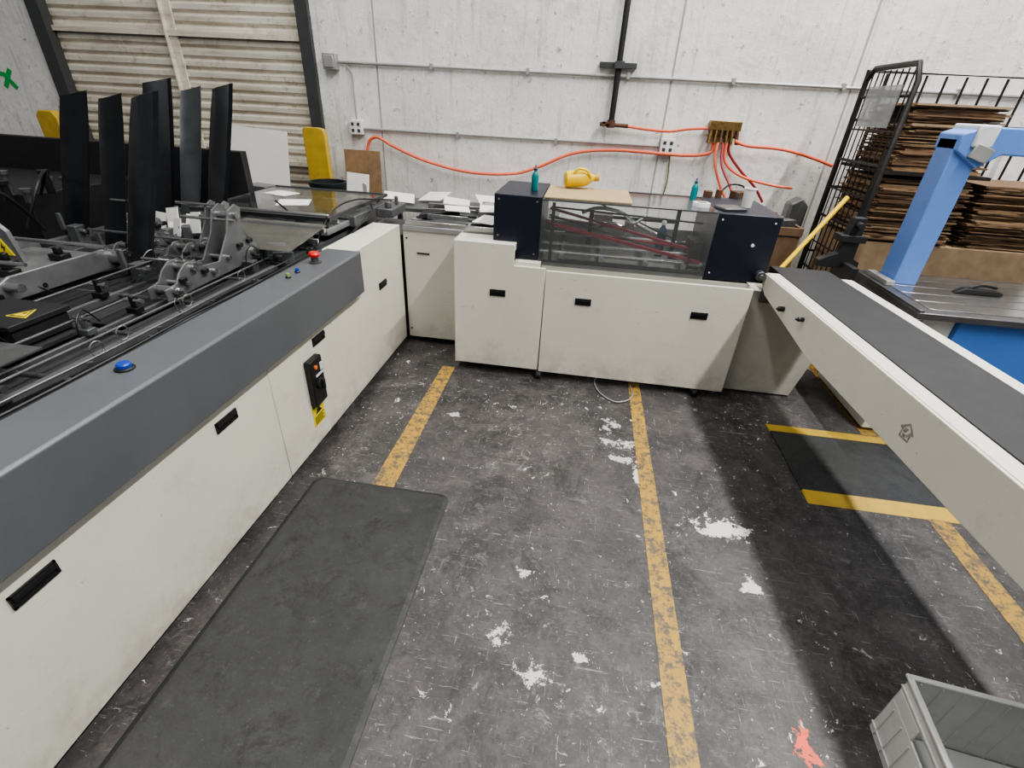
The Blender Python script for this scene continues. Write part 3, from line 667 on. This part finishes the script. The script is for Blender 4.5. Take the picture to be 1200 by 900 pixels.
g=G(); cpr(1.19,1.64,-.85,2.9,.74,.83,g); g.done('conveyor_bed','dgrey',D)
G().box((1.14,2.99,.66),(1.5,3.02,.83)).done('end_bracket','zinc',D,.004)
for (y,z,r) in ((2.62,.76,.014),(2.40,.79,.011)):
    G().cyl((cx(1.168,y),y,z),(cx(1.14,y),y,z),r,16).cyl((cx(1.168,y),y,z),(cx(1.13,y),y,z),r*.5,16).done('adjusting_knob','blackm',D)
G().prism([(1.10,0.01),(1.54,.01),(1.62,.35),(1.62,.72),(1.10,.72)],'y',3.04,3.40).done('support_cabinet','cream2',D,.004)
G().box((1.30,-.6,0),(1.36,-.54,.64)).box((1.55,-.6,0),(1.61,-.54,.64)).each('support_leg','cream2',D)
G().box((1.62,3.06,.72),(1.66,3.30,.90)).prism([(1.48,.86),(1.72,.86),(1.72,.90),(1.68,.92),(1.67,1.16),(1.60,1.16),(1.58,.95),(1.48,.90)],'y',3.20,3.26).box((1.55,3.18,1.02),(1.70,3.28,1.06)).cyl((1.63,3.16,1.12),(1.63,3.30,1.12),.02,12).done('sensor_bracket','blackm',D,.004)
def yz(pts): 
    n=len(pts); vs=[(cx(1.168,p[0])-.001,p[0],p[1]) for p in pts]+[(cx(1.168,p[0])+.002,p[0],p[1]) for p in pts]
    return vs,[list(range(n)),[i+n for i in range(n)][::-1]]+[(i,(i+1)%n,(i+1)%n+n,i+n) for i in range(n)]
g=G(); cy_,cz_,sc_=1.53,.735,.8
for quad in ([(0,.045),(-.045,.008),(-.036,.0),(0,.034)],[(0,.045),(.045,.008),(.036,.0),(0,.034)],[(.03,.006),(.022,.012),(.022,-.035),(.03,-.035)],[(-.03,.006),(-.022,.012),(-.022,-.035),(-.03,-.035)],[(.03,-.035),(.03,-.028),(-.03,-.028),(-.03,-.035)],[(.016,.016),(.018,-.008),(.002,-.004),(-.006,.018)],[(-.018,.006),(-.006,-.010),(-.010,-.024),(-.02,-.01)],[(.016,-.012),(.012,-.026),(-.006,-.026),(.0,-.012)]):
    g.add(*yz([(cy_+p[0]*sc_,cz_+p[1]*sc_) for p in quad]))
g.done('recycling_house_emblem',mat('grey_print',(.30,.29,.27),.6,0,.5,90),D)

# ------------------------------------------------------------------ strapping machine
E=thing('strapping_machine',(2.3,3.0,0),'blue and white strapping machine with blue arch over steel table','machine')
G().box((1.86,2.72,.02),(2.06,3.4,.76)).done('body','white',E,.006)
G().box((2.062,2.69,.02),(3.1,3.4,.76)).done('blue_door','blued',E,.006)
G().box((1.81,2.65,.765),(3.15,3.45,.80)).box((1.81,2.65,.80),(1.835,3.45,.815)).box((1.81,2.65,.70),(1.85,3.45,.765)).done('table_top','dsteel',E,.003)
g=G()
for i in range(5): g.box((1.9,2.72+.14*i,.8005),(3.1,2.85+.14*i,.804))
g.each('table_plate','steel',E,.001)
G().box((1.93,3.17,.80),(2.07,3.33,1.60)).prism([(1.93,1.54),(2.07,1.46),(2.16,1.53),(3.1,1.53),(3.1,1.66),(2.03,1.66),(1.93,1.62)],'y',3.15,3.35).done('arch','blue',E,.008)
G().box((2.0,3.13,1.50),(2.10,3.15,1.57),0,None,(0,.3)).done('arch_bracket','galv',E,.004)
G().box((1.87,3.12,.80),(1.92,3.36,.83)).done('base_clamp','galv',E,.004)
G().box((1.99,3.135,1.56),(2.09,3.36,1.668)).done('tape_wrap','tape',E,.01)
e=thing('hand_stapler',(2.35,3.05,.806),'black hand tool lying on the steel table','tool')
G().prism([(2.22,.807),(2.27,.84),(2.45,.835),(2.48,.825),(2.48,.807)],'y',3.06,3.10).done('tool_body','blackm',e,.006)
G().tube([(2.30,3.08,.838),(2.36,3.08,.858),(2.44,3.08,.85)],.008).done('tool_handle','black',e)

# ------------------------------------------------------------------ cage trolley with cardboard
K=thing('cage_trolley',(2.4,4.05,0),'dark steel cage trolley loaded with flattened cardboard','trolley')
KX=1.89
G().tube([(KX,3.70,.12),(KX,3.70,1.88),(KX,3.76,1.97),(KX,4.28,1.97),(KX,4.35,1.90),(KX,4.35,.12)],.018,8,1).done('side_frame','cagem',K)
g=G()
for i in range(8): y=3.77+.073*i; g.tube([(KX,y,.2),(KX,y,1.95)],.005,6,1)
for i in range(9): z=.2+.2*i; g.tube([(KX,3.7,z),(KX,4.35,z)],.006 if i%2 else .010,6,1)
g.done('side_grille','cagem',K)
G().tube([(KX,4.37,.12),(KX,4.37,1.96),(3.25,4.37,1.96),(3.25,4.37,.12)],.016,8,1).done('back_frame','cagem',K)
g=G()
x=KX+.13
while x<3.2: g.tube([(x,4.37,.2),(x,4.37,1.95)],.009,6,1); x+=.13
for z in (.2,.7,1.2,1.66): g.tube([(KX,4.37,z),(3.25,4.37,z)],.010,6,1)
g.done('back_grille','cagem',K)
G().tube([(3.25,3.70,.12),(3.25,3.70,1.90),(3.25,4.35,1.90)],.018,8,1).done('side_frame','cagem',K)
G().box((KX,3.68,.12),(3.25,4.38,.16)).done('base','cagem',K)
G().box((KX+.02,3.72,1.36),(2.56,4.34,1.38)).done('shelf','cagem',K)
for (x,y) in ((1.95,3.78),(1.95,4.28),(3.18,3.78),(3.18,4.28)): G().cyl((x-.02,y,.06),(x+.02,y,.06),.058,20).box((x-.03,y-.03,.06),(x+.03,y+.03,.12)).done('caster','blackm',K)
G().box((KX-.024,3.80,1.62),(KX-.02,4.22,1.86)).done('document_sleeve','frost',K)
G().tube([(KX-.03,3.68,.16),(KX-.03,3.68,1.5)],.012,8,1).done('gate_rod','cagem',K)
tag(G().box((1.93,3.74,.165),(3.18,4.30,.93)).done('cardboard_carton','cardb3',None,.006),'large brown cardboard carton standing in the cage trolley','box')
def sheetgeo(w,dp,th,seed):
    rnd=random.Random(seed); g=G(); nx,ny=9,5; top=[];bot=[]
    for i in range(nx):
        for j in range(ny):
            x=(i/(nx-1)-.5)*w; y=(j/(ny-1)-.5)*dp
            if i in(0,nx-1): x+=rnd.uniform(-.012,.012)
            if j in(0,ny-1): y+=rnd.uniform(-.010,.010)
            top.append((x,y,th));bot.append((x,y,0))
    n=nx*ny; fs=[]
    for i in range(nx-1):
        for j in range(ny-1):
            a=i*ny+j; fs.append((a,a+ny,a+ny+1,a+1)); fs.append((a+n,a+1+n,a+ny+1+n,a+ny+n))
    for i in range(nx-1):
        a=i*ny; fs.append((a,a+n,a+ny+n,a+ny)); a=i*ny+ny-1; fs.append((a,a+ny,a+ny+n,a+n))
    for j in range(ny-1):
        a=j; fs.append((a,a+1,a+1+n,a+n)); a=(nx-1)*ny+j; fs.append((a,a+n,a+1+n,a+1))
    g.add(bot+top,fs); return g
def stack(xc,yc,z0,z1,w,dp,grp,seed):
    rnd=random.Random(seed); z=z0;i=0
    while z<z1:
        th=rnd.choice((.005,.006,.007,.012))
        big=rnd.random()<.8
        o=sheetgeo(w*(rnd.uniform(.9,1.0) if big else rnd.uniform(.7,.85)),dp*rnd.uniform(.9,1),th,seed*100+i).done('cardboard_sheet',rnd.choice(('cardb','cardb2','cardb2','cardb','cardb3')))
        o.location=(xc+rnd.uniform(-.02,.02),yc+rnd.uniform(-.02,.02),z+.001); o.rotation_euler=(0,0,rnd.uniform(-.03,.03))
        tag(o,'flattened brown cardboard sheet in the cage trolley stack','cardboard',grp); z+=th+.0012; i+=1
stack(2.23,4.02,.932,1.33,.58,.54,'flattened cardboard on the carton',1)
stack(2.88,4.02,.932,1.32,.60,.54,'flattened cardboard on the carton',2)
stack(2.24,4.02,1.382,1.76,.56,.52,'flattened cardboard on the upper shelf',3)
tag(G().cyl((1.32,3.36,.735),(1.70,3.60,1.22),.015,14).cyl((1.30,3.35,.722),(1.33,3.37,.75),.018,14).done('yellow_pole','yellowp'),'yellow pole leaning beside the conveyor end','pole')

# ------------------------------------------------------------------ wall services
def conduit(pts,lab,r=.012):
    e=thing('conduit_pipe',(pts[0][0],WY,pts[0][2]),lab,'pipe')
    G().tube(pts,r,10,1).done('pipe','galv',e)
    g=G(); (x0,_,z0),(x1,_,z1)=pts[0],pts[-1]; n=max(2,int(abs(x1-x0)/.8))
    for i in range(1,n):
        x=x0+(x1-x0)*i/n; g.box((x-.012,WY-.038,z0-.022),(x+.012,WY-.001,z0+.022))
    g.each('pipe_clip','galv',e); return e
yc=WY-.02
conduit([(-2.27,yc,1.88),(3.6,yc,1.87)],'galvanised conduit running along the upper wall')
conduit([(-2.10,yc,1.37),(.59,yc,1.38)],'galvanised conduit between two wall outlets')
tag(G().box((-2.40,WY-.07,1.82),(-2.28,WY,1.94)).box((-2.385,WY-.078,1.835),(-2.295,WY-.07,1.925)).done('junction_box','galv',None,.004),'square grey metal junction box on the wall','electrical box')
for (x,z,lab) in ((-2.16,1.38,'white double outlet box below the junction box'),(.66,1.385,'white double outlet box under the drop pipe')):
    e=thing('wall_outlet',(x,WY-.03,z),lab,'outlet')
    G().box((x-.06,WY-.06,z-.06),(x+.06,WY,z+.06)).done('outlet_box','white',e,.006)
    g=G()
    for sx in (-.028,.028):
        for sz in (-.026,.026): g.box((x+sx-.013,WY-.063,z+sz-.013),(x+sx+.013,WY-.0602,z+sz+.013))
    g.each('socket','dgrey',e)
tag(G().tube([(-2.16,yc,1.44),(-2.16,yc,1.80),(-2.2,yc,1.86)],.006,8,1).done('wall_cable','galv'),'thin grey cable rising from the outlet box','cable')
tag(G().tube([(.70,yc,1.32),(.72,yc,1.1),(.70,yc,.95)],.006,8,3).done('wall_cable',mat('olive_cable',(.18,.2,.06),.5)),'olive cable hanging below the outlet box','cable')
e=thing('air_drop_pipe',(.16,WY,1.5),'dark iron air pipe with wall strut and valve','pipe')
G().tube([(.165,WY-.06,4.5),(.155,WY-.06,1.56)],.024,12,1).done('pipe','blackm',e)
G().box((.0,WY-.045,1.93),(.30,WY-.002,1.97)).box((.12,WY-.10,1.925),(.20,WY-.045,1.975)).done('strut_bracket','dgrey',e,.002)
G().cyl((.155,WY-.06,1.56),(.155,WY-.06,1.50),.034,14).cyl((.06,WY-.06,1.525),(.30,WY-.06,1.52),.016,12).box((.08,WY-.10,1.53),(.14,WY-.085,1.545)).cyl((.09,WY-.1,1.525),(.09,WY-.04,1.525),.02,12).done('valve','brown',e)
tag(G().tube([(.28,WY-.06,1.52),(.45,WY-.06,1.505),(.65,WY-.06,1.50),(.80,WY-.06,1.525),(.96,WY-.06,1.54)],.011,10).done('air_hose','orange'),'short orange air hose from the drop pipe to the manifold','hose','air hoses on the wall')
e=thing('air_manifold',(1.09,WY,1.5),'brass air manifold with many fittings on the wall','manifold')
G().box((.97,WY-.09,1.53),(1.22,WY,1.60)).done('manifold_block','brass',e,.004)
for i in range(6):
    for j in range(2):
        x=.99+.042*i; G().cyl((x,WY-.05-.03*j,1.53),(x+.004*(i-2),WY-.06-.04*j,1.43),.011,10).cyl((x,WY-.05-.03*j,1.495),(x,WY-.05-.03*j,1.475),.017,6).done('hose_fitting','brass' if (i+j)%3 else 'brown',e)
H=[([(1.02,4.72,1.44),(1.02,4.72,1.36),(.80,4.74,1.325),(.22,4.75,1.33),(-.15,4.75,1.28),(-.45,4.74,1.15),(-.69,4.73,1.08),(-1.1,4.73,1.07),(-1.5,4.73,1.14),(-1.8,4.74,1.24),(-1.96,4.74,1.31),(-2.05,4.74,1.25),(-2.07,4.74,1.05),(-2.05,4.73,.7)],.014,'orange','long drooping orange air hose along the white wall'),
 ([(1.06,4.70,1.44),(1.06,4.66,1.30),(1.14,4.62,1.12),(1.24,4.6,.98)],.011,'orange','orange air hose hanging from the manifold'),
 ([(1.09,4.66,1.44),(1.11,4.60,1.28),(1.20,4.50,1.12),(1.24,4.35,.98)],.011,'dred','dark red air hose hanging from the manifold'),
 ([(1.13,4.70,1.44),(1.15,4.68,1.30),(1.30,4.66,1.20),(1.55,4.64,1.15),(1.72,4.6,1.14)],.011,'orange','orange air hose sweeping away from the manifold'),
 ([(1.16,4.74,1.44),(1.18,4.74,1.36),(1.30,4.73,1.24),(1.45,4.72,1.12),(1.55,4.70,1.0)],.011,'dred','dark red air hose hanging beside the orange hoses'),
 ([(1.19,4.70,1.46),(1.30,4.70,1.43),(1.57,4.72,1.42),(1.80,4.72,1.38),(2.02,4.72,1.32)],.013,'orange','orange air hose running towards the trolley')]
for pts,r,m_,lab in H: tag(G().tube(pts,r,10,6).done('air_hose',m_),lab,'hose','air hoses on the wall')
tag(G().prism([(1.62,.0),(1.80,.0),(1.80,1.04),(1.74,1.10),(1.66,1.05)],'y',4.36,4.50).done('grey_bag','lzinc',None,.015),'crumpled grey bag standing by the wall hoses','bag')
tag(G().box((1.31,4.32,.0),(1.56,4.52,.98),.2).done('brown_carton','cardb2',None,.006),'tall dark brown carton standing by the wall hoses','box')
e=thing('tool_crate',(1.43,4.0,0),'brown wooden crate holding grey fittings behind the conveyor','crate')
G().box((1.28,3.85,0),(1.60,4.12,.90)).box((1.27,3.84,.90),(1.61,3.86,.96)).box((1.27,4.11,.90),(1.61,4.13,.96)).box((1.27,3.86,.90),(1.29,4.11,.96)).box((1.59,3.86,.90),(1.61,4.11,.96)).done('crate_body','cardb2',e,.003)
G().cyl((1.33,3.95,.94),(1.50,4.02,.98),.03,12).box((1.45,3.90,.90),(1.56,3.98,1.00),.4).cyl((1.36,4.06,.9),(1.36,4.06,1.06),.02,12).each('fitting','dsteel',e,.003)

# ------------------------------------------------------------------ things by the roll-up door
tag(G().prism([(-2.56,0),(-2.35,0),(-2.35,1.32),(-2.37,1.36),(-2.41,1.37),(-2.54,1.37),(-2.56,1.35)],'y',4.50,4.56).done('track_guard','yellow',None,.006),'worn flat yellow steel guard beside the roll-up door track','guard','yellow track guards at the door')
tag(G().prism([(-5.10,0),(-4.88,0),(-4.88,1.32),(-4.92,1.38),(-5.06,1.38),(-5.10,1.33)],'y',4.36,4.44).done('track_guard','yellow',None,.012),'yellow steel guard behind the black feeder guard','guard','yellow track guards at the door')
wt=thing('work_table',(-2.9,4.2,0),'grey steel work table by the roll-up door','table')
G().box((-3.4,3.95,.84),(-2.58,4.42,.87)).done('table_top','zinc',wt,.003)
for (x,y) in ((-3.36,3.99),(-2.62,3.99),(-3.36,4.38),(-2.62,4.38)): G().box((x-.02,y-.02,0),(x+.02,y+.02,.84)).done('leg','zinc',wt)
tag(G().box((-3.28,4.32,.885),(-2.66,4.325,1.35),0,(-2.95,4.32,.875),(-.14,.045)).done('white_board','paper'),'blank white cardboard sheet leaning by the door','board')
tag(G().box((-2.28,4.60,.0),(-1.93,4.615,1.20),0,(-2.1,4.6,0),(-.08,0)).done('leaning_cardboard','cardb'),'brown cardboard sheet leaning against the wall','cardboard')
tag(G().box((-2.02,4.05,.0),(-1.84,4.056,1.08),.3,None,(-.05,.10)).box((-1.86,4.05,.0),(-1.80,4.056,1.02),-.6,None,(.05,.12)).done('folded_paper','paper'),'folded white paper sheet standing behind the machine','paper')
tag(G().lathe([(.13,0),(.15,.93),(.16,.95),(.16,.98),(.14,.98),(.12,.05),(.0001,.05)],(-2.22,4.2,0)).done('waste_bin',mat('dark_plastic',(.015,.022,.025),.5)),'dark plastic bin behind the machine','bin')
pl=thing('packing_bench',(-1.2,4.35,0),'low grey bench against the wall behind the machines','bench')
G().box((-1.75,4.1,.80),(-.2,4.6,.83)).done('bench_top','zinc',pl,.003)
for (x,y) in ((-1.72,4.14),(-.23,4.14),(-1.72,4.56),(-.23,4.56)): G().box((x-.02,y-.02,0),(x+.02,y+.02,.80)).done('leg','zinc',pl)
for i,(x,y,a,t1,t2,w_) in enumerate(((-1.60,4.25,.3,.25,.1,.26),(-1.33,4.42,-.4,.3,-.12,.26),(-1.08,4.24,.2,.15,.12,.22),(-.82,4.42,.5,.30,.1,.24),(-.52,4.30,-.2,.2,-.1,.26))):
    tag(G().box((x-w_/2,y-.09,.885),(x+w_/2,y+.09,.888),a,None,(t1,t2)).done('paper_sheet','paper'),'loose white paper sheet on the low bench','paper','loose papers behind the machines')
tag(G().box((-3.3,4.0,.872),(-3.0,4.2,.88),.3).done('paper_stack','paper'),'loose white papers on the grey work table','paper')
tag(G().box((-2.9,4.0,.872),(-2.66,4.16,.93),-.2).done('grey_carton','lzinc',None,.004),'small grey carton on the work table','box')

# ------------------------------------------------------------------ crate
def crate():
    e=thing('plastic_crate',(1.30,.72,0),'pale grey ribbed plastic crate standing on the floor','crate')
    R=Matrix.Rotation(-.12,3,'Z'); cc=Vector((1.09,.93,0))
    def T(g): g.v=[cc+R@v for v in g.v]; return g
    W,Lh,Hh=.44,.36,.28; tk=.006
    g=G()
    g.box((0.01,-Lh+.01,0),(W-.01,-.01,.012))
    for x in (0,W-tk):
        ym=-Lh/2
        g.box((x,-Lh,0),(x+tk,0,.17)).box((x,-Lh,.22),(x+tk,0,Hh)).box((x,-Lh,.17),(x+tk,ym-.06,.22)).box((x,ym+.06,.17),(x+tk,0,.22))
    for y in (-tk,-Lh): g.box((0,y,0),(W,y+tk,Hh))
    T(g).done('crate_body','crate',e,.002)
    g=G(); r=.008
    g.box((-r,-Lh-r,Hh-.008),(W+r,-Lh+r,Hh+.003)).box((-r,-r,Hh-.008),(W+r,r,Hh+.003)).box((-r,-Lh,Hh-.008),(r,0,Hh+.003)).box((W-r,-Lh,Hh-.008),(W+r,0,Hh+.003))
    T(g).done('rim','crate',e,.003)
    g=G()
    for i in range(7):
        y=-.03-i*(Lh-.06)/6; g.box((-.004,y-.002,.01),(0.002,y+.002,.155))
    for i in range(8):
        x=.03+i*(W-.06)/7; g.box((x-.002,-tk-.004,.012),(x+.002,-tk+.001,Hh-.01))
    g.box((-.005,-Lh,.03),(0.002,0,.034)).box((-.005,-Lh,.235),(0.002,0,.239))
    T(g).done('rib','crate',e)
crate()

# ------------------------------------------------------------------ lights
def area(loc,sx,sy,p,rot=(0,0,0),col=(1,.985,.95)):
    l=bpy.data.lights.new('strip_or_fill_light','AREA'); l.shape='RECTANGLE'; l.size=sx;l.size_y=sy;l.energy=p;l.color=col
    o=bpy.data.objects.new('strip_or_fill_light',l); o.location=loc;o.rotation_euler=rot; COL.objects.link(o)
area((2.95,1.6,6.2),.12,7,760)
area((-1.5,2.0,6.2),.3,7,250)
area((.6,-2.6,5.5),6,1.5,60,(math.radians(45),0,0))  # front fill added behind the camera to brighten the scene, not a strip fixture
wd=bpy.data.worlds.new('world'); scene.world=wd; wd.use_nodes=True
bg=wd.node_tree.nodes['Background']; bg.inputs[0].default_value=(.95,.97,1,1); bg.inputs[1].default_value=.22
try: scene.view_settings.look='AgX - Medium High Contrast'
except Exception: pass

# ------------------------------------------------------------------ camera
th=math.radians(30.5);ps=math.radians(6.9);ro=math.radians(3.2)
hf=Vector((-math.sin(ps),math.cos(ps),0));r0=Vector((math.cos(ps),math.sin(ps),0))
f=math.cos(th)*hf-math.sin(th)*Vector((0,0,1)); u0=math.sin(th)*hf+math.cos(th)*Vector((0,0,1))
X=math.cos(ro)*r0+math.sin(ro)*u0; Y=-math.sin(ro)*r0+math.cos(ro)*u0
cam=bpy.data.cameras.new('camera'); co=bpy.data.objects.new('camera',cam); COL.objects.link(co)
cam.sensor_width=36; cam.lens=36*560/1200; cam.clip_start=.02
co.matrix_world=Matrix((( X.x,Y.x,-f.x,0),(X.y,Y.y,-f.y,0),(X.z,Y.z,-f.z,1.65),(0,0,0,1)))
scene.camera=co
